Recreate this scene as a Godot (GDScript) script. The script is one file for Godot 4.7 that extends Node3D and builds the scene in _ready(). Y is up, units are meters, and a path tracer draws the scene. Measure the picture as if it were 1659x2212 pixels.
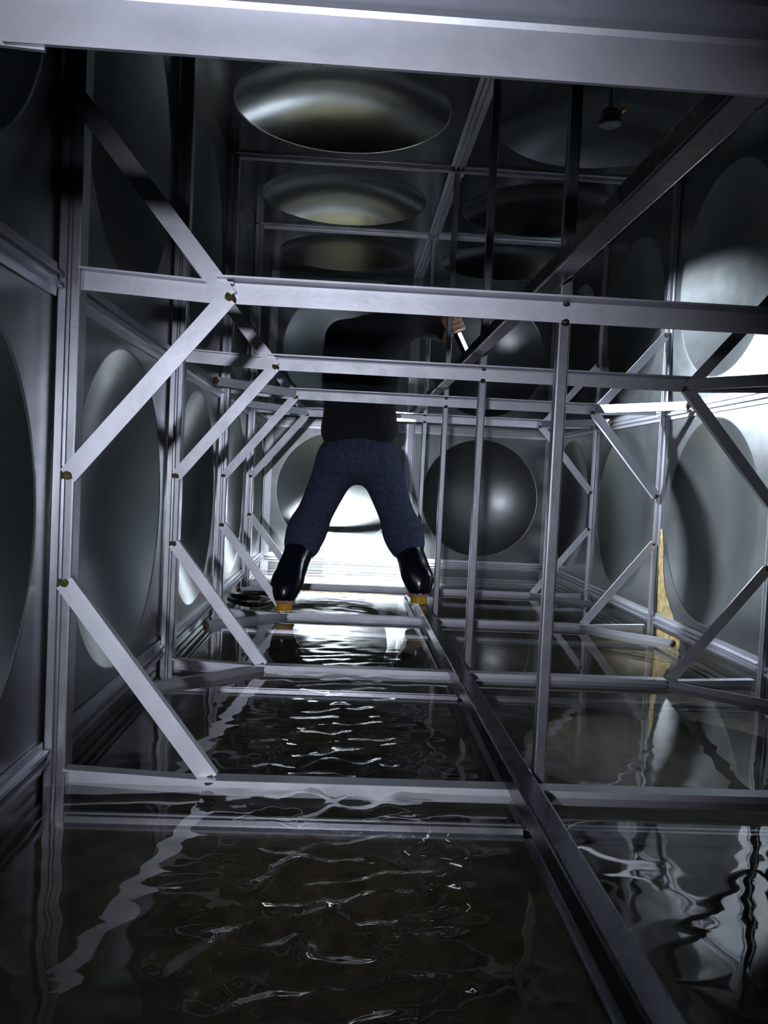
extends Node3D

# Inside a stainless-steel panel water tank. x: across (walls at -1 and 1), y: up (floor joint at 0), z: along (end wall at 0, the camera looks towards -z).
const TOP := 2.05
const JOINT := 1.02
const BASE := -0.05
const WATER := 0.03
const LENGTH := 7

var M := {}
var rng := RandomNumberGenerator.new()
var taken := {}


func _ready() -> void:
	rng.seed = 7
	# ---- camera
	var cam := Camera3D.new()
	cam.name = "camera"
	cam.fov = 64.45
	cam.near = 0.02
	cam.position = Vector3(-0.42, 0.67, 5.63)
	cam.rotation = Vector3(-0.0417, -0.0462, 0.0476)
	add_child(cam)
	cam.current = true
	# ---- surroundings: a closed dark tank
	var we := WorldEnvironment.new()
	we.name = "world_environment"
	var env := Environment.new()
	env.background_mode = Environment.BG_COLOR
	env.background_color = Color(0, 0, 0)
	env.tonemap_mode = Environment.TONE_MAPPER_LINEAR
	env.tonemap_exposure = 1.0
	env.sdfgi_enabled = true
	env.ssao_enabled = true
	env.ssil_enabled = true
	we.environment = env
	add_child(we)
	# ---- light: the photographer's lamp beside the camera; the worker's torch and headlamp
	spot("photographer_light", Vector3(-0.62, 0.715, 6.4), Vector3(-0.43, 0.48, 4.0), 24.0, 4.8, Color(0.93, 0.94, 1.0), 0.03)
	spot("torch_light", TORCH_AT + TORCH_TO * 0.035, TORCH_AIM, 44.0, 13.0, Color(0.92, 0.95, 1.0), 0.02, 0.4)
	spot("headlamp_light", HEADLAMP_AT + HEADLAMP_TO * 0.045, HEADLAMP_AT + HEADLAMP_TO, 18.5, 170.0, Color(0.95, 0.97, 1.0), 0.02, 0.75)
	materials()
	shell()
	water()
	tie_beams()
	posts()
	person()
	torch()
	headlamp()
	small_things()


const TORCH_AT := Vector3(0.083, 1.288, 1.87)
const TORCH_AXIS := Vector3(0.459, -0.888, 0.0)
const TORCH_AIM := Vector3(1.0, 0.93, 2.05)
const TORCH_TO := Vector3(0.640, 0.331, 0.693)
const HEADLAMP_AT := Vector3(-0.216, 1.435, 1.596)
const HEADLAMP_TO := Vector3(-0.070, -0.675, -0.735)


# ------------------------------------------------------------------ helpers
func spot(called: String, at: Vector3, to: Vector3, angle: float, energy: float, color: Color, size: float, soft := 1.0) -> void:
	var l := SpotLight3D.new()
	l.name = called
	l.position = at
	l.light_energy = energy
	l.light_color = color
	l.spot_angle = angle
	l.spot_range = 12.0
	l.spot_attenuation = 2.0
	l.spot_angle_attenuation = soft
	l.light_size = size
	l.shadow_enabled = true
	add_child(l)
	l.look_at_from_position(at, to, Vector3.UP if absf((to - at).normalized().y) < 0.95 else Vector3.RIGHT)


func numbered(called: String) -> String:
	if not taken.has(called):
		taken[called] = 0
		return called
	taken[called] += 1
	return "%s_%03d" % [called, taken[called]]


func thing(called: String, label: String, category: String, at := Vector3.ZERO, group := "") -> Node3D:
	var o := Node3D.new()
	o.name = numbered(called)
	o.position = at
	add_child(o, true)
	tag(o, label, category, group)
	return o


func tag(o: Node, label: String, category: String, group := "") -> void:
	o.set_meta("label", label)
	o.set_meta("category", category)
	if group != "":
		o.set_meta("group", group)


func structure(called: String) -> Node3D:
	var o := Node3D.new()
	o.name = called
	o.set_meta("kind", "structure")
	add_child(o, true)
	return o


func part(called: String, mesh: Mesh, mat: Material, parent: Node, at := Transform3D()) -> MeshInstance3D:
	var o := MeshInstance3D.new()
	o.name = called
	o.mesh = mesh
	o.material_override = mat
	o.transform = at
	parent.add_child(o, true)
	return o


func begin(smooth := false) -> SurfaceTool:
	var st := SurfaceTool.new()
	st.begin(Mesh.PRIMITIVE_TRIANGLES)
	st.set_smooth_group(0 if smooth else -1)
	return st


func finish(st: SurfaceTool) -> ArrayMesh:
	st.generate_normals()
	return st.commit()


func tri(st: SurfaceTool, a: Vector3, b: Vector3, c: Vector3) -> void:
	st.add_vertex(a)
	st.add_vertex(b)
	st.add_vertex(c)


func quad(st: SurfaceTool, a: Vector3, b: Vector3, c: Vector3, d: Vector3) -> void:
	tri(st, a, b, c)
	tri(st, a, c, d)


# a profile (points in the u, v plane, counter-clockwise seen from the end b) swept from a to b; up gives the v direction
func sweep(st: SurfaceTool, profile: PackedVector2Array, a: Vector3, b: Vector3, up: Vector3) -> void:
	var d := (b - a).normalized()
	var u := up.cross(d).normalized()
	var v := d.cross(u).normalized()
	var n := profile.size()
	for i in n:
		var p := profile[i]
		var q := profile[(i + 1) % n]
		quad(st, a + u * p.x + v * p.y, b + u * p.x + v * p.y, b + u * q.x + v * q.y, a + u * q.x + v * q.y)
	var ids := Geometry2D.triangulate_polygon(profile)
	for t in range(0, ids.size(), 3):
		var P := profile[ids[t]]
		var Q := profile[ids[t + 1]]
		var S := profile[ids[t + 2]]
		if (Q - P).cross(S - P) < 0.0:
			var w := Q
			Q = S
			S = w
		tri(st, b + u * P.x + v * P.y, b + u * S.x + v * S.y, b + u * Q.x + v * Q.y)
		tri(st, a + u * P.x + v * P.y, a + u * Q.x + v * Q.y, a + u * S.x + v * S.y)


func tube(w: float, h: float, r: float, steps := 3) -> PackedVector2Array:
	var p := PackedVector2Array()
	var c := [Vector2(w / 2 - r, h / 2 - r), Vector2(-w / 2 + r, h / 2 - r), Vector2(-w / 2 + r, -h / 2 + r), Vector2(w / 2 - r, -h / 2 + r)]
	for k in 4:
		for s in steps + 1:
			p.append(c[k] + Vector2(r, 0).rotated(PI / 2 * (k + float(s) / steps)))
	return p


# an angle bar: legs along +u and +v from the heel, thickness t
func angle(w: float, h: float, t: float) -> PackedVector2Array:
	return PackedVector2Array([Vector2(0, 0), Vector2(w, 0), Vector2(w, t), Vector2(t * 1.4, t), Vector2(t, t * 1.4), Vector2(t, h), Vector2(0, h)])


func shifted(p: PackedVector2Array, by: Vector2) -> PackedVector2Array:
	var q := PackedVector2Array()
	for v in p:
		q.append(v + by)
	return q


func lathe(st: SurfaceTool, rings: Array, at: Transform3D, segs := 20) -> void:   # rings: Vector2(radius, height along local y)
	for i in rings.size() - 1:
		for k in segs:
			var a0 := TAU * k / segs
			var a1 := TAU * (k + 1) / segs
			var r0: Vector2 = rings[i]
			var r1: Vector2 = rings[i + 1]
			var A := at * Vector3(cos(a0) * r0.x, r0.y, sin(a0) * r0.x)
			var B := at * Vector3(cos(a1) * r0.x, r0.y, sin(a1) * r0.x)
			var C := at * Vector3(cos(a1) * r1.x, r1.y, sin(a1) * r1.x)
			var D := at * Vector3(cos(a0) * r1.x, r1.y, sin(a0) * r1.x)
			if r0.x < 1e-6:
				tri(st, A, D, C)
			elif r1.x < 1e-6:
				tri(st, A, D, B)
			else:
				quad(st, A, D, C, B)


func noise_map(freq: float, seed_: int, lo: float, hi: float, size := 512, octaves := 4) -> NoiseTexture2D:
	var n := FastNoiseLite.new()
	n.seed = seed_
	n.frequency = freq
	n.fractal_octaves = octaves
	var g := Gradient.new()
	g.set_color(0, Color(lo, lo, lo))
	g.set_color(1, Color(hi, hi, hi))
	var t := NoiseTexture2D.new()
	t.width = size
	t.height = size
	t.seamless = true
	t.noise = n
	t.color_ramp = g
	return t


func bumps(freq: float, seed_: int, strength: float, size := 512, octaves := 3) -> NoiseTexture2D:
	var n := FastNoiseLite.new()
	n.seed = seed_
	n.frequency = freq
	n.fractal_octaves = octaves
	var t := NoiseTexture2D.new()
	t.width = size
	t.height = size
	t.seamless = true
	t.noise = n
	t.as_normal_map = true
	t.bump_strength = strength
	return t


func metal(called: String, color: Color, rough: float, metallic: float, scale: float, rmap: Texture2D, amap: Texture2D, nmap: Texture2D, nscale: float) -> StandardMaterial3D:
	var m := StandardMaterial3D.new()
	m.resource_name = called
	m.albedo_color = color
	m.albedo_texture = amap
	m.metallic = metallic
	m.roughness = rough
	m.roughness_texture = rmap
	m.uv1_triplanar = true
	m.uv1_world_triplanar = true
	m.uv1_scale = Vector3.ONE * scale
	if nmap:
		m.normal_enabled = true
		m.normal_texture = nmap
		m.normal_scale = nscale
	return m


func plain(called: String, color: Color, rough: float, metallic := 0.0) -> StandardMaterial3D:
	var m := StandardMaterial3D.new()
	m.resource_name = called
	m.albedo_color = color
	m.roughness = rough
	m.metallic = metallic
	return m


func materials() -> void:
	var smudge := noise_map(0.012, 3, 0.85, 1.0)
	var film := noise_map(0.006, 11, 0.92, 1.0)
	var dents := bumps(0.006, 5, 6.0)
	var grain := bumps(0.05, 8, 3.0)
	M.panel = metal("stainless_panel", Color(0.45, 0.47, 0.475), 0.34, 0.96, 1.2, smudge, film, dents, 0.06)
	M.panel.clearcoat_enabled = true
	M.panel.clearcoat = 0.3
	M.panel.clearcoat_roughness = 0.22
	M.ceiling_panel = metal("polished_ceiling_panel", Color(0.42, 0.44, 0.44), 0.20, 1.0, 1.2, smudge, film, dents, 0.08)
	M.floor_panel = metal("floor_panel", Color(0.42, 0.38, 0.27), 0.60, 0.55, 1.2, smudge, noise_map(0.02, 21, 0.5, 1.0), dents, 0.3)
	M.joint = metal("stainless_joint", Color(0.72, 0.73, 0.76), 0.36, 0.9, 2.0, smudge, film, grain, 0.03)
	M.bar = metal("stainless_bar", Color(0.78, 0.79, 0.82), 0.52, 0.75, 2.0, smudge, film, grain, 0.03)
	M.tube = metal("polished_tube", Color(0.66, 0.67, 0.70), 0.34, 0.9, 2.0, smudge, film, grain, 0.03)
	M.dark_tube = metal("dark_polished_tube", Color(0.36, 0.36, 0.39), 0.30, 1.0, 2.0, smudge, film, grain, 0.03)
	M.weld = metal("rusty_weld", Color(0.48, 0.40, 0.24), 0.8, 0.2, 9.0, null, noise_map(0.03, 31, 0.4, 1.0, 256), bumps(0.06, 14, 6.0, 256), 0.8)
	M.stain = metal("rust_stain", Color(0.54, 0.48, 0.30), 0.7, 0.2, 4.0, null, noise_map(0.02, 41, 0.6, 1.0, 256), null, 0.0)
	M.cloth = metal("navy_cloth", Color(0.09, 0.095, 0.15), 0.95, 0.0, 5.0, null, noise_map(0.03, 51, 0.6, 1.0, 256), bumps(0.02, 15, 8.0, 256), 0.7)
	M.cloth.rim_enabled = true
	M.cloth.rim = 0.3
	M.trousers = metal("navy_trousers", Color(0.27, 0.30, 0.42), 0.95, 0.0, 5.0, null, noise_map(0.03, 51, 0.6, 1.0, 256), bumps(0.02, 15, 8.0, 256), 0.8)
	M.boot = plain("navy_rubber", Color(0.05, 0.06, 0.11), 0.22)
	M.sole = plain("yellow_rubber", Color(0.80, 0.62, 0.06), 0.5)
	M.skin = plain("skin", Color(0.68, 0.54, 0.46), 0.55)
	M.hair = plain("black_hair", Color(0.02, 0.018, 0.018), 0.7)
	M.eye = plain("eye_white", Color(0.85, 0.85, 0.83), 0.2)
	M.iris = plain("dark_iris", Color(0.05, 0.03, 0.02), 0.15)
	M.lip = plain("lip", Color(0.55, 0.30, 0.26), 0.5)
	M.black = plain("black_plastic", Color(0.02, 0.02, 0.022), 0.55)
	M.hose = plain("hose_rubber", Color(0.12, 0.12, 0.06), 0.5)
	M.brass = plain("brass", Color(0.75, 0.60, 0.25), 0.35, 0.9)
	M.lens = plain("lamp_lens", Color(0.9, 0.93, 1.0), 0.2)
	M.lens.emission_enabled = true
	M.lens.emission = Color(0.92, 0.95, 1.0)
	M.lens.emission_energy_multiplier = 6.0
	var w := StandardMaterial3D.new()
	w.resource_name = "water"
	w.transparency = BaseMaterial3D.TRANSPARENCY_ALPHA
	w.albedo_color = Color(0.10, 0.11, 0.08, 0.25)
	w.roughness = 0.03
	w.metallic_specular = 0.42
	M.water = w


# ------------------------------------------------------------------ the shell of pressed panels
func panel_mesh(w: float, h: float, cy: float) -> ArrayMesh:   # faces +z, bowl pressed out towards -z, lower left corner at (0, 0), bowl centre at (w / 2, cy)
	var R := 0.402
	var depth := 0.10
	var S := (R * R + depth * depth) / (2 * depth)
	var segs := 64
	var rings := []   # [radius factor or -1 for the border, z, normal slope]
	for i in 15:
		rings.append(R * i / 14.0)
	var V := PackedVector3Array()
	var N := PackedVector3Array()
	var I := PackedInt32Array()
	var c := Vector2(w / 2, cy)
	for back in 2:
		var first := V.size()
		var off := -0.004 * back
		var sgn := 1.0 - 2.0 * back
		for i in 18:
			for k in segs:
				var a := TAU * k / segs
				var dir := Vector2(cos(a), sin(a))
				var p: Vector2
				var z := 0.0
				var n := Vector3(0, 0, 1)
				if i < 15:
					var r: float = rings[i]
					p = c + dir * r
					z = -(sqrt(S * S - r * r) - (S - depth))
					n = Vector3(-dir.x * r / S, -dir.y * r / S, sqrt(1 - r * r / S / S))
				elif i == 15:
					p = c + dir * (R + 0.008)
					z = 0.003
				elif i == 16:
					p = c + dir * (R + 0.022)
				else:
					var e := 1e9
					if absf(dir.x) > 1e-6:
						e = minf(e, (w / 2) / absf(dir.x))
					if dir.y > 1e-6:
						e = minf(e, (h - cy) / dir.y)
					elif dir.y < -1e-6:
						e = minf(e, cy / -dir.y)
					p = c + dir * e
					# the nearest ray of the fan goes into the corner
					for q in [Vector2(0, 0), Vector2(w, 0), Vector2(0, h), Vector2(w, h)]:
						if absf(angle_difference((q - c).angle(), a)) < PI / segs:
							p = q
				V.append(Vector3(p.x, p.y, z + off))
				N.append(n * sgn)
		for i in 17:
			for k in segs:
				var A := first + i * segs + k
				var B := first + i * segs + (k + 1) % segs
				var C := B + segs
				var D := A + segs
				if back == 0:
					I.append_array([A, B, C, A, C, D])
				else:
					I.append_array([A, C, B, A, D, C])
	var arr := []
	arr.resize(Mesh.ARRAY_MAX)
	arr[Mesh.ARRAY_VERTEX] = V
	arr[Mesh.ARRAY_NORMAL] = N
	arr[Mesh.ARRAY_INDEX] = I
	var m := ArrayMesh.new()
	m.add_surface_from_arrays(Mesh.PRIMITIVE_TRIANGLES, arr)
	return m


func joint_mesh(length: float) -> ArrayMesh:   # a flat cover strip with two welded ribs, along +y from the origin, standing up towards +z
	var st := begin()
	var prof := PackedVector2Array([Vector2(-0.032, -0.002), Vector2(0.032, -0.002), Vector2(0.032, 0.003), Vector2(0.016, 0.004), Vector2(0.014, 0.016), Vector2(0.006, 0.016), Vector2(0.004, 0.005), Vector2(-0.004, 0.005), Vector2(-0.006, 0.016), Vector2(-0.014, 0.016), Vector2(-0.016, 0.004), Vector2(-0.032, 0.003)])
	sweep(st, prof, Vector3.ZERO, Vector3(0, length, 0), Vector3(0, 0, 1))
	return finish(st)


func stiffener_mesh(length: float) -> ArrayMesh:   # two angle bars back to back with a groove between, along +y, standing up towards +z
	var st := begin()
	sweep(st, tube(0.046, 0.018, 0.002, 1), Vector3(0, 0, 0.011), Vector3(0, length, 0.011), Vector3(0, 0, 1))
	sweep(st, tube(0.028, 0.008, 0.001, 1), Vector3(0.005, 0, 0.022), Vector3(0.005, length, 0.022), Vector3(0, 0, 1))
	sweep(st, tube(0.046, 0.020, 0.004, 2), Vector3(0, 0, 0.035), Vector3(0, length, 0.035), Vector3(0, 0, 1))
	return finish(st)


func shell() -> void:
	var low := panel_mesh(1.0, JOINT - BASE, 0.56 - BASE)
	var high := panel_mesh(1.0, TOP - JOINT, 0.515)
	var flat := panel_mesh(1.0, 1.0, 0.5)
	var upright := stiffener_mesh(TOP - BASE - 0.006)
	var seam_tall := joint_mesh(TOP - BASE - 0.006)
	var seam := joint_mesh(0.94)
	var sides := {
		"wall_left": [Basis(Vector3(0, 0, -1), Vector3.UP, Vector3(1, 0, 0)), Vector3(-1, 0, LENGTH), LENGTH],
		"wall_right": [Basis(Vector3(0, 0, 1), Vector3.UP, Vector3(-1, 0, 0)), Vector3(1, 0, 0), LENGTH],
		"wall_back": [Basis(), Vector3(-1, 0, 0), 2],
		"wall_front": [Basis(Vector3(-1, 0, 0), Vector3.UP, Vector3(0, 0, -1)), Vector3(1, 0, LENGTH), 2],
	}
	for called in sides:
		var w := structure(called)
		var b: Basis = sides[called][0]
		var o: Vector3 = sides[called][1]
		var count: int = sides[called][2]
		for i in count:
			part("panel", low, M.panel, w, Transform3D(b, o + b.x * i + Vector3(0, BASE, 0)))
			part("panel", high, M.panel, w, Transform3D(b, o + b.x * i + Vector3(0, JOINT, 0)))
			# horizontal seam strips between the two rows and along the foot
			var across := Basis(b.y * -1.0, b.x, b.z)
			part("seam_strip", seam, M.joint, w, Transform3D(across, o + b.x * (i + 0.03) + Vector3(0, JOINT, 0) + b.z * 0.003))
			part("foot_strip", seam, M.joint, w, Transform3D(across, o + b.x * (i + 0.03) + Vector3(0, 0.09, 0) + b.z * 0.003))
		for i in range(1, count):
			var long_wall := count > 2
			part("stiffener" if long_wall else "seam_strip", upright if long_wall and called != "wall_right" else seam_tall, M.joint, w, Transform3D(b, o + b.x * i + Vector3(0, BASE + 0.003, 0) + b.z * 0.003))
	# corner angles, inside every vertical corner of the back wall
	var wb := get_node("wall_back")
	for s in [-1.0, 1.0]:
		var st := begin()
		sweep(st, angle(0.05, 0.05, 0.004), Vector3(0, BASE + 0.003, 0), Vector3(0, TOP - 0.003, 0), Vector3(0, 0, 1) if s > 0 else Vector3(-s, 0, 0))
		part("corner_angle", finish(st), M.joint, wb, Transform3D(Basis(), Vector3(s * 0.996, 0, 0.004)))
	var fl := structure("floor")
	var ce := structure("ceiling")
	for i in LENGTH:
		for k in 2:
			part("panel", flat, M.floor_panel, fl, Transform3D(Basis(Vector3.RIGHT, Vector3(0, 0, -1), Vector3.UP), Vector3(-1 + k, BASE, i + 1)))
			part("panel", flat, M.ceiling_panel, ce, Transform3D(Basis(Vector3.RIGHT, Vector3(0, 0, 1), Vector3.DOWN), Vector3(-1 + k, TOP, i)))
			if i > 0:
				part("seam_strip", seam, M.joint, fl, Transform3D(Basis(Vector3(0, 0, 1), Vector3.RIGHT, Vector3.UP), Vector3(-0.97 + k, BASE + 0.002, i)))
				part("seam_strip", seam, M.joint, ce, Transform3D(Basis(Vector3(0, 0, -1), Vector3.RIGHT, Vector3.DOWN), Vector3(-0.97 + k, TOP - 0.002, i)))
		part("seam_strip", seam, M.joint, fl, Transform3D(Basis(Vector3.RIGHT, Vector3(0, 0, -1), Vector3.UP), Vector3(0, BASE + 0.002, i + 0.97)))
		part("seam_strip", seam, M.joint, ce, Transform3D(Basis(Vector3.RIGHT, Vector3(0, 0, 1), Vector3.DOWN), Vector3(0, TOP - 0.002, i + 0.03)))
	# rust-yellow stain run down the flat margin beside one right-wall stiffener
	var st2 := begin(true)
	var edge := [[0.50, 2.03, 2.05], [0.42, 2.025, 2.075], [0.33, 2.025, 2.085], [0.24, 2.025, 2.12], [0.16, 2.025, 2.20], [0.10, 2.025, 2.27], [0.05, 2.025, 2.31], [-0.03, 2.025, 2.33]]
	for i in edge.size() - 1:
		var e: Array = edge[i]
		var g: Array = edge[i + 1]
		quad(st2, Vector3(0.9985, e[0], e[1]), Vector3(0.9985, e[0], e[2]), Vector3(0.9985, g[0], g[2]), Vector3(0.9985, g[0], g[1]))
	part("rust_stain", finish(st2), M.stain, get_node("wall_right"))


# ------------------------------------------------------------------ rippled shallow water
func water() -> void:
	var waves := []
	for i in 16:
		var lam := lerpf(0.042, 0.13, pow(rng.randf(), 1.6))
		var dir := rng.randf() * TAU
		waves.append([cos(dir) * TAU / lam * 0.8, sin(dir) * TAU / lam, rng.randf() * TAU, lam * 0.009])
	var nx := 128
	var zs := PackedFloat32Array()
	var z := 0.012
	while z < LENGTH - 0.012:
		zs.append(z)
		z += 0.03 if z < 2.5 else (0.0125 if z < 5.3 else 0.06)
	zs.append(LENGTH - 0.012)
	var V := PackedVector3Array()
	var N := PackedVector3Array()
	var I := PackedInt32Array()
	for j in zs.size():
		for i in nx + 1:
			var x := -0.995 + 1.99 * i / nx
			var zz := zs[j]
			var amp := 0.05 + 0.55 * smoothstep(2.4, 3.4, zz) + 1.0 * smoothstep(3.3, 4.0, zz)
			amp *= 0.035 + 1.6 * exp(-pow((x + 0.42) / 0.15, 2.0))
			var h := 0.0
			var gx := 0.0
			var gz := 0.0
			for w in waves:
				var ph: float = w[0] * x + w[1] * zz + w[2]
				h += w[3] * sin(ph)
				gx += w[3] * w[0] * cos(ph)
				gz += w[3] * w[1] * cos(ph)
			V.append(Vector3(x, h * amp, zz))
			N.append(Vector3(-gx * amp, 1, -gz * amp).normalized())
	for j in zs.size() - 1:
		for i in nx:
			var a := j * (nx + 1) + i
			I.append_array([a, a + 1, a + nx + 2, a, a + nx + 2, a + nx + 1])
	var arr := []
	arr.resize(Mesh.ARRAY_MAX)
	arr[Mesh.ARRAY_VERTEX] = V
	arr[Mesh.ARRAY_NORMAL] = N
	arr[Mesh.ARRAY_INDEX] = I
	var m := ArrayMesh.new()
	m.add_surface_from_arrays(Mesh.PRIMITIVE_TRIANGLES, arr)
	var o := part("water", m, M.water, self, Transform3D(Basis(), Vector3(0, WATER, 0)))
	tag(o, "dark shallow water rippling over the tank floor with glints of light", "water")
	o.set_meta("kind", "stuff")


# ------------------------------------------------------------------ tie beams with their knee braces
func brace(a: Vector3, b: Vector3, flat: Vector3) -> ArrayMesh:   # an angle bar whose broad leg faces `flat`
	var st := begin()
	var d := (b - a).normalized()
	var up := flat.cross(d).normalized()
	sweep(st, shifted(angle(0.022, 0.036, 0.004), Vector2(-0.011, -0.018)), a, b, up)
	return finish(st)


func weld(a: Vector3, b: Vector3) -> ArrayMesh:   # a ragged rusty collar round the end of a brace at a, as seen along b - a
	var st := begin(true)
	var d := (b - a).normalized()
	var t := Transform3D(Basis(Quaternion(Vector3.UP, d)), a)
	var rr := []
	for i in 6:
		rr.append(Vector2([0.0, 0.009, 0.0145, 0.015, 0.011, 0.0][i] * rng.randf_range(0.9, 1.1), [-0.012, -0.010, -0.004, 0.003, 0.009, 0.011][i]))
	lathe(st, rr, t, 9)
	return finish(st)


func tie_beam(upper: bool, sides: Array, knees := true) -> Node3D:   # sides: which ends (-1, 1) also carry a brace towards +z
	var o := Node3D.new()
	var st := begin()
	sweep(st, PackedVector2Array([Vector2(-0.001, -0.022), Vector2(0.003, -0.022), Vector2(0.003, 0.014), Vector2(0.0045, 0.0185), Vector2(0.009, 0.020), Vector2(0.044, 0.020), Vector2(0.044, 0.024), Vector2(0.004, 0.024), Vector2(0.0, 0.022), Vector2(-0.001, 0.018)]), Vector3(0.69, 0, 0), Vector3(-0.69, 0, 0), Vector3.UP)
	part("angle_bar", finish(st), M.bar, o)
	if knees:
		for y in [-0.020, 0.017]:
			part("weld", weld(Vector3(0.002, y, 0.0), Vector3(0.3, y, 0.0)), M.black, o, Transform3D(Basis.from_scale(Vector3(0.8, 0.5, 0.4)), Vector3(0, y * 0.5, 0.0)))
	for s in [-1.0, 1.0]:
		st = begin()
		var inner := Vector3(s * 0.66, -0.004, -0.006)
		var outer := Vector3(s * 0.957, 0.010, -0.006)
		var prof := PackedVector2Array([Vector2(0.0, -0.020), Vector2(0.004, -0.020), Vector2(0.004, 0.016), Vector2(0.030, 0.016), Vector2(0.030, 0.020), Vector2(0.0, 0.020)])
		if s > 0:
			sweep(st, prof, outer, inner, Vector3.UP)
		else:
			sweep(st, prof, inner, outer, Vector3.UP)
		part("end_tie", finish(st), M.bar, o)
		if not knees:
			continue
		var node := Vector3(s * 0.668, -0.014 if upper else 0.018, 0.014)
		var reach := 0.965 if s < 0 else 0.974
		var ends := [Vector3(s * reach, 0.40 if not upper else 0.345, 0.012)]
		if upper:
			ends.append(Vector3(s * reach, -0.375, 0.012))
		for e in ends:
			part("knee_brace", brace(node, e, Vector3(0, 0, 1)), M.bar, o)
			part("weld", weld(e, node), M.weld, o)
		if s in sides:
			var n2 := Vector3(s * 0.672, 0.0, 0.022)
			var e2 := Vector3(s * 0.970, 0.006, 0.310)
			part("side_brace", brace(n2, e2, Vector3(-s, 0, 1)), M.bar, o)
			part("weld", weld(e2, n2), M.weld, o)
		part("weld", weld(node, node + Vector3(s, 0.8 if not upper else -0.8, 0)), M.weld, o)
	return o


func tie_beams() -> void:
	var high := {5: tie_beam(true, [], false), 4: tie_beam(true, []), 3: tie_beam(true, [1.0]), 2: tie_beam(true, [-1.0, 1.0])}
	var low := {4: tie_beam(false, []), 3: tie_beam(false, [-1.0, 1.0])}
	high[1] = high[2].duplicate()
	low[2] = low[3].duplicate()
	low[1] = low[3].duplicate()
	var words_high := {
		5: ["broad bare steel tie beam closest overhead, crossing the very top of the picture", 1.001],
		4: ["second steel tie beam from the top, hiding the worker's head", 1.020],
		3: ["steel tie beam crossing just below the worker's shoulders", 1.02],
		2: ["slim steel tie beam crossing the worker's waist", 1.022],
		1: ["farthest upper tie beam, behind the worker and before the end wall", 1.02],
	}
	var words_low := {
		4: ["nearest low steel tie beam lying just above the rippled water", 0.036],
		3: ["second nearest low tie beam lying at the water surface", 0.030],
		2: ["low tie beam at water level that the worker's boots stand on", 0.030],
		1: ["farthest low tie beam, seen behind the worker's boots", 0.030],
	}
	# drops hanging along the lower edge of the nearest beam
	var drops := begin(true)
	for i in 13:
		var r := rng.randf_range(0.0007, 0.0013)
		lathe(drops, [Vector2(0, -r * 2.6), Vector2(r * 0.8, -r * 2.0), Vector2(r, -r * 1.2), Vector2(r * 0.7, 0.0), Vector2(0, r * 0.4)], Transform3D(Basis(), Vector3(rng.randf_range(-0.53, -0.45), -0.0218, 0.001)), 8)
	var dm := part("water_drops", finish(drops), M.water, high[5])
	dm.set_meta("kind", "stuff")
	for z in [5, 4, 3, 2, 1]:
		var c: Node3D = high[z]
		c.name = numbered("tie_bar")
		c.position = Vector3(0, words_high[z][1], z)
		add_child(c, true)
		tag(c, words_high[z][0], "beam", "upper tie beams with knee braces")
	for z in [4, 3, 2, 1]:
		var c: Node3D = low[z]
		c.name = numbered("low_tie_bar")
		c.position = Vector3(0, words_low[z][1], z)
		add_child(c, true)
		tag(c, words_low[z][0], "beam", "low tie beams with knee braces")


func posts() -> void:
	var st := begin()
	sweep(st, tube(0.025, 0.025, 0.004, 2), Vector3.ZERO, Vector3(0, TOP - BASE - 0.04, 0), Vector3(0, 0, 1))
	var shaft := finish(st)
	st = begin()
	sweep(st, tube(0.06, 0.06, 0.004, 1), Vector3.ZERO, Vector3(0, 0.006, 0), Vector3(0, 0, 1))
	var plate := finish(st)
	var words := {
		4: "nearest upright square steel post, right of the picture centre",
		3: "second nearest upright steel post, in front of the round panel bowl",
		2: "thin upright steel post beside the worker's right boot",
		1: "farthest thin upright post beside the worker's right thigh",
	}
	for z in [4, 3, 2, 1]:
		var o := thing("steel_post", words[z], "post", Vector3(0.002, BASE + 0.014, z - 0.016), "upright posts along the middle of the tank")
		part("shaft", shaft, M.tube, o, Transform3D(Basis(), Vector3(0, 0.006, 0)))
		part("base_plate", plate, M.joint, o)
		part("top_plate", plate, M.joint, o, Transform3D(Basis(), Vector3(0, TOP - BASE - 0.036, 0)))
	# lengthwise square tubes above the beams along the middle
	var a := thing("overhead_tube", "overhead lengthwise square tube rising to the upper right from the nearest post", "tube", Vector3(-0.033, JOINT + 0.066, 0.03))
	st = begin()
	sweep(st, tube(0.042, 0.034, 0.004, 2), Vector3.ZERO, Vector3(0, 0, 5.6), Vector3.UP)
	part("tube_body", finish(st), M.dark_tube, a)
	var b := thing("floor_tube", "long dark square tube just above the water running from the boots to the bottom corner", "tube", Vector3(-0.05, 0.078, 0.05))
	st = begin()
	sweep(st, tube(0.046, 0.046, 0.005, 2), Vector3(0, 0, 1.0), Vector3(0, 0, 6.2), Vector3.UP)
	part("tube_body", finish(st), M.dark_tube, b)
	st = begin()
	sweep(st, tube(0.036, 0.036, 0.003, 1), Vector3(0, 0, 0.994), Vector3(0, 0, 1.0), Vector3.UP)
	part("end_cap", finish(st), M.weld, b)


# ------------------------------------------------------------------ smooth bodies: surface nets over joined tapered capsules
func capsule(p: Vector3, b: Array) -> float:
	var a: Vector3 = b[0]
	var ab: Vector3 = b[1] - a
	var l := ab.length_squared()
	var t := 0.0 if l < 1e-12 else clampf((p - a).dot(ab) / l, 0.0, 1.0)
	return p.distance_to(a + ab * t) - lerpf(b[2], b[3], t)


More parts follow.
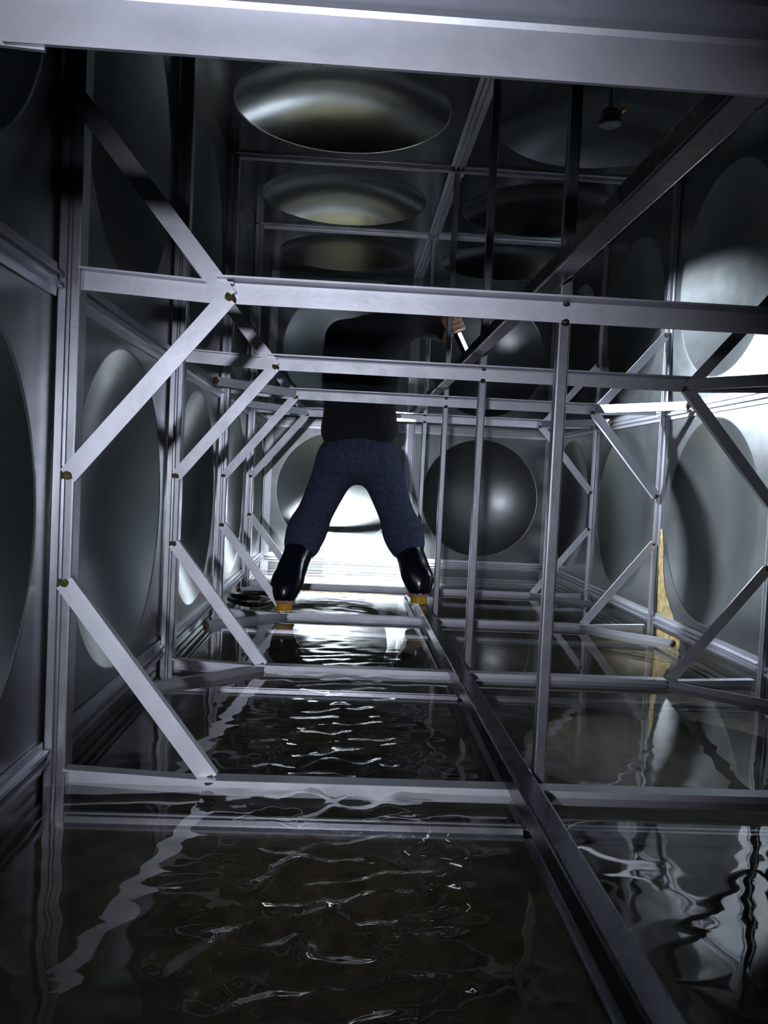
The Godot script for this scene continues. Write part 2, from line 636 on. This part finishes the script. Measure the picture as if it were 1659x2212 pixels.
func nets(bones: Array, cell: float, k: float, cut := -1e9) -> ArrayMesh:
	var lo := Vector3(1e9, 1e9, 1e9)
	var hi := -lo
	var margin := cell * 3.0 + 2.0 / k
	for b in bones:
		var r: float = maxf(b[2], b[3]) + cell * 2.5
		for e in 2:
			lo = lo.min(b[e] - Vector3.ONE * r)
			hi = hi.max(b[e] + Vector3.ONE * r)
	var nx := int((hi.x - lo.x) / cell) + 2
	var ny := int((hi.y - lo.y) / cell) + 2
	var nz := int((hi.z - lo.z) / cell) + 2
	var F := PackedFloat32Array()
	F.resize(nx * ny * nz)
	for b in bones:
		var r: float = maxf(b[2], b[3]) + margin
		var l0: Vector3 = b[0].min(b[1]) - Vector3.ONE * r - lo
		var h0: Vector3 = b[0].max(b[1]) + Vector3.ONE * r - lo
		for i in range(maxi(0, int(l0.x / cell)), mini(nx, int(h0.x / cell) + 2)):
			for j in range(maxi(0, int(l0.y / cell)), mini(ny, int(h0.y / cell) + 2)):
				for q in range(maxi(0, int(l0.z / cell)), mini(nz, int(h0.z / cell) + 2)):
					var d := capsule(lo + Vector3(i, j, q) * cell, b)
					if d < margin:
						F[(i * ny + j) * nz + q] += exp(-k * d)
	for i in F.size():
		F[i] = log(maxf(F[i], 1e-8)) / k      # > 0 inside
	var V := PackedVector3Array()
	var N := PackedVector3Array()
	var I := PackedInt32Array()
	var at := {}
	var sx := ny * nz
	for i in nx - 1:
		for j in ny - 1:
			var base := (i * ny + j) * nz
			for q in nz - 1:
				var c0 := base + q
				var f0 := F[c0]
				var f1 := F[c0 + 1]
				var f2 := F[c0 + nz]
				var f3 := F[c0 + nz + 1]
				var f4 := F[c0 + sx]
				var f5 := F[c0 + sx + 1]
				var f6 := F[c0 + sx + nz]
				var f7 := F[c0 + sx + nz + 1]
				var inside := int(f0 > 0) + int(f1 > 0) + int(f2 > 0) + int(f3 > 0) + int(f4 > 0) + int(f5 > 0) + int(f6 > 0) + int(f7 > 0)
				if inside == 0 or inside == 8:
					continue
				var sum := Vector3.ZERO
				var n := 0
				var f := [f0, f1, f2, f3, f4, f5, f6, f7]
				for e in EDGES:
					var u: float = f[e[0]]
					var v: float = f[e[1]]
					if (u > 0) != (v > 0):
						var t := u / (u - v)
						sum += Vector3(e[0] >> 2, (e[0] >> 1) & 1, e[0] & 1).lerp(Vector3(e[1] >> 2, (e[1] >> 1) & 1, e[1] & 1), t)
						n += 1
				at[c0] = V.size()
				V.append(lo + (Vector3(i, j, q) + sum / n) * cell)
				N.append(-Vector3(f4 + f5 + f6 + f7 - f0 - f1 - f2 - f3, f2 + f3 + f6 + f7 - f0 - f1 - f4 - f5, f1 + f3 + f5 + f7 - f0 - f2 - f4 - f6).normalized())
	for i in range(1, nx - 1):
		for j in range(1, ny - 1):
			for q in range(1, nz - 1):
				var c := (i * ny + j) * nz + q
				var s := F[c] > 0
				for ax in 3:
					var step: int = [sx, nz, 1][ax]
					if (F[c + step] > 0) == s:
						continue
					var s1: int = [nz, 1, sx][ax]
					var s2: int = [1, sx, nz][ax]
					var A = at.get(c - s1 - s2)
					var B = at.get(c - s2)
					var C = at.get(c)
					var D = at.get(c - s1)
					if A == null or B == null or C == null or D == null:
						continue
					if s:
						I.append_array([A, C, B, A, D, C])
					else:
						I.append_array([A, B, C, A, C, D])
	var arr := []
	arr.resize(Mesh.ARRAY_MAX)
	arr[Mesh.ARRAY_VERTEX] = V
	arr[Mesh.ARRAY_NORMAL] = N
	arr[Mesh.ARRAY_INDEX] = I
	var m := ArrayMesh.new()
	m.add_surface_from_arrays(Mesh.PRIMITIVE_TRIANGLES, arr)
	return m


const EDGES := [[0, 1], [2, 3], [4, 5], [6, 7], [0, 2], [1, 3], [4, 6], [5, 7], [0, 4], [1, 5], [2, 6], [3, 7]]


func joined(meshes: Array) -> ArrayMesh:
	var st := SurfaceTool.new()
	for m in meshes:
		st.append_from(m, 0, Transform3D())
	return st.commit()


func hand_bones(frame: Transform3D, wrist: Vector3) -> Array:   # a right hand closed round a bar along the frame's z; palm on -x
	var out := []
	var zs := [0.031, 0.010, -0.011, -0.031]
	var size := [0.96, 1.03, 0.98, 0.86]
	for i in 4:
		var prev := Vector3(-0.033, -0.066, zs[i] * 0.55)
		var knuckle := Vector3(-0.031, 0.020, zs[i])
		out.append([frame * prev, frame * knuckle, 0.013, 0.0105])
		var R := 0.0285
		var last := knuckle
		var ang := 118.0
		for j in 3:
			ang -= [78.0, 72.0, 50.0][j] * size[i]
			var nxt := Vector3(cos(deg_to_rad(ang)) * R, sin(deg_to_rad(ang)) * R, zs[i])
			out.append([frame * last, frame * nxt, 0.0098 - 0.0007 * j, 0.0092 - 0.0007 * j])
			last = nxt
	var t0 := Vector3(-0.030, -0.050, 0.022)
	var t1 := Vector3(-0.020, -0.030, 0.044)
	var t2 := Vector3(0.004, -0.029, 0.047)
	var t3 := Vector3(0.024, -0.020, 0.040)
	out.append([frame * t0, frame * t1, 0.013, 0.011])
	out.append([frame * t1, frame * t2, 0.011, 0.0098])
	out.append([frame * t2, frame * t3, 0.0098, 0.0085])
	out.append([wrist, frame * Vector3(-0.034, -0.055, 0.0), 0.023, 0.021])
	return out


func relaxed_hand(frame: Transform3D, wrist: Vector3) -> Array:   # hand hanging along -y of the frame, palm towards +x
	var out := []
	var zs := [0.030, 0.010, -0.010, -0.029]
	var len_ := [0.92, 1.0, 0.95, 0.76]
	for i in 4:
		var prev := Vector3(0, -0.01, zs[i] * 0.5)
		var knuckle := Vector3(0.002, -0.088, zs[i])
		out.append([frame * prev, frame * knuckle, 0.013, 0.0105])
		var last := knuckle
		var bend := 14.0
		for j in 3:
			bend += [8.0, 22.0, 20.0][j]
			var nxt: Vector3 = last + Vector3(sin(deg_to_rad(bend)), -cos(deg_to_rad(bend)), 0) * [0.042, 0.027, 0.021][j] * len_[i]
			out.append([frame * last, frame * nxt, 0.0098 - 0.0007 * j, 0.0092 - 0.0007 * j])
			last = nxt
	out.append([frame * Vector3(0.004, -0.022, 0.020), frame * Vector3(0.016, -0.056, 0.043), 0.013, 0.011])
	out.append([frame * Vector3(0.016, -0.056, 0.043), frame * Vector3(0.027, -0.084, 0.050), 0.0105, 0.0095])
	out.append([frame * Vector3(0.027, -0.084, 0.050), frame * Vector3(0.034, -0.107, 0.050), 0.0095, 0.008])
	out.append([wrist, frame * Vector3(0, -0.02, 0), 0.022, 0.021])
	return out


func grown(bones: Array, by: float) -> Array:
	var out := []
	for b in bones:
		out.append([b[0], b[1], b[2] + by, b[3] + by])
	return out


func person() -> void:
	var root := Vector3(-0.36, 0.06, 1.88)
	var o := thing("person", "person in dark navy clothes and rubber boots standing astride with their back turned", "person", root)
	var L := func(x: float, y: float, z: float) -> Vector3: return Vector3(x, y, z) - root
	# joints (world positions)
	var pelvis: Vector3 = L.call(-0.372, 0.76, 1.87)
	var hip_l: Vector3 = L.call(-0.462, 0.745, 1.86)
	var hip_r: Vector3 = L.call(-0.285, 0.745, 1.86)
	var knee_l: Vector3 = L.call(-0.600, 0.41, 1.80)
	var knee_r: Vector3 = L.call(-0.150, 0.42, 1.80)
	var ank_l: Vector3 = L.call(-0.682, 0.154, 1.985)
	var ank_r: Vector3 = L.call(-0.070, 0.200, 1.91)
	var waist: Vector3 = L.call(-0.378, 0.96, 1.86)
	var chest: Vector3 = L.call(-0.375, 1.20, 1.82)
	var neck: Vector3 = L.call(-0.305, 1.38, 1.77)
	var head: Vector3 = L.call(-0.258, 1.462, 1.72)
	var sh_l: Vector3 = L.call(-0.475, 1.315, 1.81)
	var sh_r: Vector3 = L.call(-0.215, 1.375, 1.80)
	var el_l: Vector3 = L.call(-0.50, 1.06, 1.74)
	var wr_l: Vector3 = L.call(-0.45, 0.90, 1.56)
	var el_r: Vector3 = L.call(-0.025, 1.435, 1.60)
	var wr_r: Vector3 = L.call(0.016, 1.350, 1.775)
	var legs := [[hip_l, knee_l, 0.078, 0.052], [knee_l, ank_l, 0.052, 0.034], [hip_r, knee_r, 0.078, 0.052], [knee_r, ank_r, 0.052, 0.034]]
	var seat := [[hip_l, hip_r, 0.088, 0.088], [pelvis, pelvis.lerp(waist, 0.45), 0.098, 0.080], [pelvis + Vector3(-0.06, 0.0, 0.03), pelvis + Vector3(0.06, 0.0, 0.03), 0.085, 0.085]]
	var trunk := [[waist + Vector3(-0.075, -0.05, 0), chest + Vector3(-0.08, 0, 0), 0.085, 0.095], [waist + Vector3(0.075, -0.05, 0), chest + Vector3(0.06, 0, 0), 0.085, 0.095], [chest + Vector3(-0.07, 0, 0), sh_l + Vector3(0.05, -0.03, 0), 0.09, 0.065], [chest + Vector3(0.06, 0, 0), sh_r + Vector3(-0.02, -0.03, 0), 0.09, 0.065], [sh_l, sh_r, 0.06, 0.06], [sh_l.lerp(sh_r, 0.5), neck, 0.07, 0.055]]
	var arm_l := [[sh_l, el_l, 0.056, 0.042], [el_l, wr_l, 0.042, 0.030]]
	var arm_r := [[sh_r, el_r, 0.056, 0.042], [el_r, wr_r, 0.042, 0.029]]
	var feet := []
	for a in [ank_l, ank_r]:
		feet.append([a + Vector3(0, -0.045, 0.02), a + Vector3(0, -0.06, -0.14), 0.032, 0.026])
		feet.append([a, a + Vector3(0, -0.045, 0.0), 0.034, 0.032])
	# the body itself, one skin: trunk, limbs, feet, neck; the head and hands on finer grids
	var body_bones := []
	for set_ in [grown(legs, -0.016), grown(seat, -0.016), grown(trunk, -0.016), grown(arm_l, -0.012), grown(arm_r, -0.012), feet]:
		body_bones.append_array(set_)
	body_bones.append([neck, head + Vector3(0, -0.05, 0.0), 0.05, 0.048])
	var hy := Vector3(0.347, 0.179, 0.92).normalized()
	var hz := -TORCH_AXIS.normalized()
	var hand_frame := Transform3D(Basis(hy.cross(hz), hy, hz), TORCH_AT - TORCH_AXIS * 0.115 - root)
	var body := nets(body_bones, 0.014, 45.0)
	var hr := nets(hand_bones(hand_frame, wr_r), 0.0032, 260.0)
	var lf := Transform3D(Basis(Quaternion(Vector3.DOWN, (wr_l - el_l).normalized())), wr_l + (wr_l - el_l).normalized() * 0.02)
	var hl := nets(relaxed_hand(lf, wr_l), 0.0032, 260.0)
	# head, facing -z and bowed to the right
	var hb := Transform3D(Basis.from_euler(Vector3(-0.45, -0.35, -0.18)), head)
	var H := func(x: float, y: float, z: float) -> Vector3: return hb * Vector3(x, y, z)
	var hd := [
		[H.call(0, 0.035, 0.02), H.call(0, 0.035, -0.025), 0.080, 0.076], [H.call(0, 0.02, -0.035), H.call(0, -0.065, -0.052), 0.060, 0.038],
		[H.call(-0.035, -0.03, -0.03), H.call(0, -0.085, -0.065), 0.038, 0.018], [H.call(0.035, -0.03, -0.03), H.call(0, -0.085, -0.065), 0.038, 0.018],
		[H.call(0, 0.008, -0.098), H.call(0, -0.022, -0.116), 0.007, 0.011], [H.call(-0.010, -0.026, -0.104), H.call(0.010, -0.026, -0.104), 0.008, 0.008],
		[H.call(-0.034, 0.026, -0.092), H.call(0.034, 0.026, -0.092), 0.008, 0.008],
		[H.call(-0.078, 0.016, 0.0), H.call(-0.082, -0.022, -0.004), 0.010, 0.007], [H.call(0.078, 0.016, 0.0), H.call(0.082, -0.022, -0.004), 0.010, 0.007],
		[H.call(0, -0.04, 0.02), neck + Vector3(0, -0.01, 0), 0.05, 0.05]]
	var hm := nets(hd, 0.0045, 150.0)
	part("body", joined([body, hm, hr, hl]), M.skin, o)
	# clothes
	var jb := grown(trunk, 0.006)
	jb.append_array(grown(arm_l, 0.008))
	jb.append_array(grown(arm_r, 0.010))
	jb[-1][1] = el_r.lerp(wr_r, 0.86)
	jb[-3][1] = el_l.lerp(wr_l, 0.90)
	for k in 4:   # slight folds round the hem
		var t := k / 3.0
		jb.append([waist + Vector3(-0.095, -0.09 - 0.010 * (k % 2), 0.055 - 0.11 * t), waist + Vector3(0.095, -0.085 + 0.012 * (k % 2), 0.055 - 0.11 * t), 0.050, 0.050])
	part("jacket", nets(jb, 0.013, 48.0), M.cloth, o)
	var collar := begin(true)
	lathe(collar, [Vector2(0.066, -0.035), Vector2(0.064, 0.02), Vector2(0.056, 0.03), Vector2(0.053, 0.02), Vector2(0.058, -0.03)], Transform3D(Basis(Quaternion(Vector3.UP, (head - neck).normalized())), neck + Vector3(-0.005, 0.0, 0)), 24)
	part("collar", finish(collar), M.cloth, o)
	var tb := grown(seat, 0.004)
	for k in 2:
		var h: Vector3 = [hip_l, hip_r][k]
		var kn: Vector3 = [knee_l, knee_r][k]
		var an: Vector3 = [ank_l, ank_r][k]
		tb.append([h, kn, 0.098, 0.076])
		tb.append([kn, kn.lerp(an, 0.28), 0.076, 0.074])
		var side := (kn - h).normalized().cross(Vector3(0, 0, 1)).normalized()
		for f in 4:   # creases bunched above the boot
			var c := kn.lerp(an, -0.10 + 0.11 * f) + Vector3(0, 0, 0.006)
			tb.append([c - side * (0.024 if f % 2 else 0.012), c + side * (0.016 if f % 2 else 0.026), 0.038, 0.036])
	part("trousers", nets(tb, 0.012, 55.0), M.trousers, o)
	for k in 2:
		var kn: Vector3 = [knee_l, knee_r][k]
		var an: Vector3 = [ank_l, ank_r][k]
		var top := kn.lerp(an, 0.30)
		var bb := [[top.lerp(kn, 0.2), top.lerp(an, 0.55), 0.072, 0.060], [top.lerp(an, 0.55), an + Vector3(0, -0.01, 0.004), 0.060, 0.046], [an + Vector3(0, -0.035, 0.016), an + Vector3(0, -0.045, -0.15), 0.043, 0.036], [an + Vector3(0, 0.0, 0.0), an + Vector3(0, -0.03, -0.09), 0.046, 0.034]]
		for w in 3:   # wrinkles at the ankle
			var c := top.lerp(an, 0.70 + 0.11 * w)
			bb.append([c + Vector3(-0.028, 0.006 * (1 if w % 2 else -1), 0.018), c + Vector3(0.028, -0.004, 0.020), 0.034, 0.034])
		part("boot", nets(bb, 0.009, 90.0), M.boot, o)
		# sole: a heel block and a fore-sole
		var s := begin()
		var y0: float = an.y - 0.094
		var prof := PackedVector2Array()
		for i in 20:
			var a := TAU * i / 20
			prof.append(Vector2(cos(a) * 0.040 * (1.0 if sin(a) > 0 else 0.92), sin(a) * 0.048 + 0.008))
		sweep(s, prof, Vector3(an.x, y0, an.z), Vector3(an.x, y0 + 0.030, an.z), Vector3(0, 0, 1))
		prof = PackedVector2Array()
		for i in 24:
			var a := TAU * i / 24
			prof.append(Vector2(cos(a) * 0.045, sin(a) * 0.10 - 0.11))
		sweep(s, prof, Vector3(an.x, y0 + 0.012, an.z), Vector3(an.x, y0 + 0.034, an.z), Vector3(0, 0, 1))
		var sole := part("sole", finish(s), M.sole, o)
		sole.set_meta("label", "yellow boot sole")
	# face and hair
	var hair := []
	hair.append([H.call(0, 0.050, 0.028), H.call(0, 0.056, -0.018), 0.082, 0.072])
	hair.append([H.call(0, 0.0, 0.048), H.call(0, -0.03, 0.052), 0.055, 0.036])
	hair.append([H.call(-0.05, 0.02, 0.02), H.call(0.05, 0.02, 0.02), 0.042, 0.042])
	part("hair", nets(hair, 0.006, 140.0), M.hair, o)
	for s in [-1.0, 1.0]:
		var e := SphereMesh.new()
		e.radius = 0.0115
		e.height = 0.023
		var eye := part("eye", e, M.eye, o, Transform3D(hb.basis, H.call(s * 0.031, 0.012, -0.088)))
		var ir := SphereMesh.new()
		ir.radius = 0.0055
		ir.height = 0.011
		part("iris", ir, M.iris, eye, Transform3D(Basis(), Vector3(0, 0, -0.0075)))
	part("mouth", nets([[H.call(-0.020, -0.054, -0.094), H.call(0.020, -0.054, -0.094), 0.006, 0.006]], 0.003, 300.0), M.lip, o)


# ------------------------------------------------------------------ lamps the worker carries
func torch() -> void:
	var o := thing("torch", "hand lamp with a bright glowing strip held out in the worker's right hand", "torch", TORCH_AT)
	var d := TORCH_AXIS.normalized()
	var t := Transform3D(Basis(Quaternion(Vector3.UP, d)), Vector3.ZERO)
	var st := begin(true)
	lathe(st, [Vector2(0, -0.170), Vector2(0.013, -0.170), Vector2(0.016, -0.165), Vector2(0.016, -0.075), Vector2(0.019, -0.070)], t)
	part("torch_handle", finish(st), M.black, o)
	st = begin()
	sweep(st, tube(0.030, 0.024, 0.005), -d * 0.075, d * 0.075, TORCH_TO)
	part("torch_head", finish(st), M.black, o)
	st = begin()
	sweep(st, tube(0.022, 0.008, 0.003), -d * 0.068 + TORCH_TO * 0.014, d * 0.068 + TORCH_TO * 0.014, TORCH_TO)
	part("lamp_lens", finish(st), M.lens, o)


func headlamp() -> void:
	var o := thing("headlamp", "headlamp on a dark strap around the worker's head", "headlamp", HEADLAMP_AT)
	var t := Transform3D(Basis(Quaternion(Vector3.UP, HEADLAMP_TO.normalized())), Vector3.ZERO)
	var st := begin(true)
	lathe(st, [Vector2(0, -0.012), Vector2(0.020, -0.012), Vector2(0.023, -0.006), Vector2(0.023, 0.012), Vector2(0.020, 0.014), Vector2(0.018, 0.008)], t)
	part("lamp_housing", finish(st), M.black, o)
	st = begin(true)
	lathe(st, [Vector2(0.018, 0.009), Vector2(0.0, 0.010)], t)
	part("lamp_lens", finish(st), M.lens, o)


func small_things() -> void:
	# inlet stub hanging from the ceiling
	var o := thing("inlet_fitting", "short steel pipe with a dark round cap hanging from the ceiling", "pipe fitting", Vector3(0.474, 1.99, 2.65))
	var st := begin(true)
	lathe(st, [Vector2(0.0, 0.03), Vector2(0.011, 0.03), Vector2(0.011, 0.148), Vector2(0.0, 0.148)], Transform3D(), 16)
	part("pipe", finish(st), M.tube, o)
	st = begin(true)
	lathe(st, [Vector2(0.0, 0.0), Vector2(0.034, 0.0), Vector2(0.042, 0.006), Vector2(0.042, 0.012), Vector2(0.036, 0.016), Vector2(0.036, 0.048), Vector2(0.030, 0.056), Vector2(0.014, 0.058), Vector2(0.0, 0.058)], Transform3D(), 24)
	part("cap", finish(st), M.black, o)
	st = begin(true)
	lathe(st, [Vector2(0.0, 0.0), Vector2(0.009, 0.0), Vector2(0.011, 0.004), Vector2(0.009, 0.016), Vector2(0.0, 0.018)], Transform3D(Basis(Quaternion(Vector3.UP, Vector3(0.8, 0.3, 0.5).normalized())), Vector3(0.034, 0.052, 0.012)), 10)
	part("screw", finish(st), M.brass, o)
	# hose lying on the low bars by the left boot
	var pts := [Vector3(-0.97, 0.045, 1.66), Vector3(-0.93, 0.055, 1.78), Vector3(-0.86, 0.05, 1.83), Vector3(-0.79, 0.045, 1.76), Vector3(-0.76, 0.045, 1.60), Vector3(-0.80, 0.045, 1.45), Vector3(-0.89, 0.045, 1.42), Vector3(-0.95, 0.05, 1.52), Vector3(-0.955, 0.065, 1.66), Vector3(-0.90, 0.07, 1.74), Vector3(-0.82, 0.065, 1.70)]
	var curve := Curve3D.new()
	for i in pts.size():
		var tg: Vector3 = (pts[mini(i + 1, pts.size() - 1)] - pts[maxi(i - 1, 0)]) / 6.0
		curve.add_point(pts[i] - pts[0], -tg, tg)
	st = begin(true)
	var baked := curve.tessellate(4, 3.0)
	for i in baked.size() - 1:
		for k in 10:
			var ring := []
			for e in 2:
				var c := baked[i + e]
				var d := (baked[mini(i + e + 1, baked.size() - 1)] - baked[maxi(i + e - 1, 0)]).normalized()
				var u := Vector3.UP.cross(d).normalized()
				var v := d.cross(u)
				for s in 2:
					var a := TAU * (k + s) / 10.0
					ring.append(c + (u * cos(a) + v * sin(a)) * 0.012)
			quad(st, ring[0], ring[2], ring[3], ring[1])
	var h := part("hose", finish(st), M.hose, self, Transform3D(Basis(), pts[0]))
	tag(h, "dark rubber hose coiled at the water by the worker's left boot", "hose")
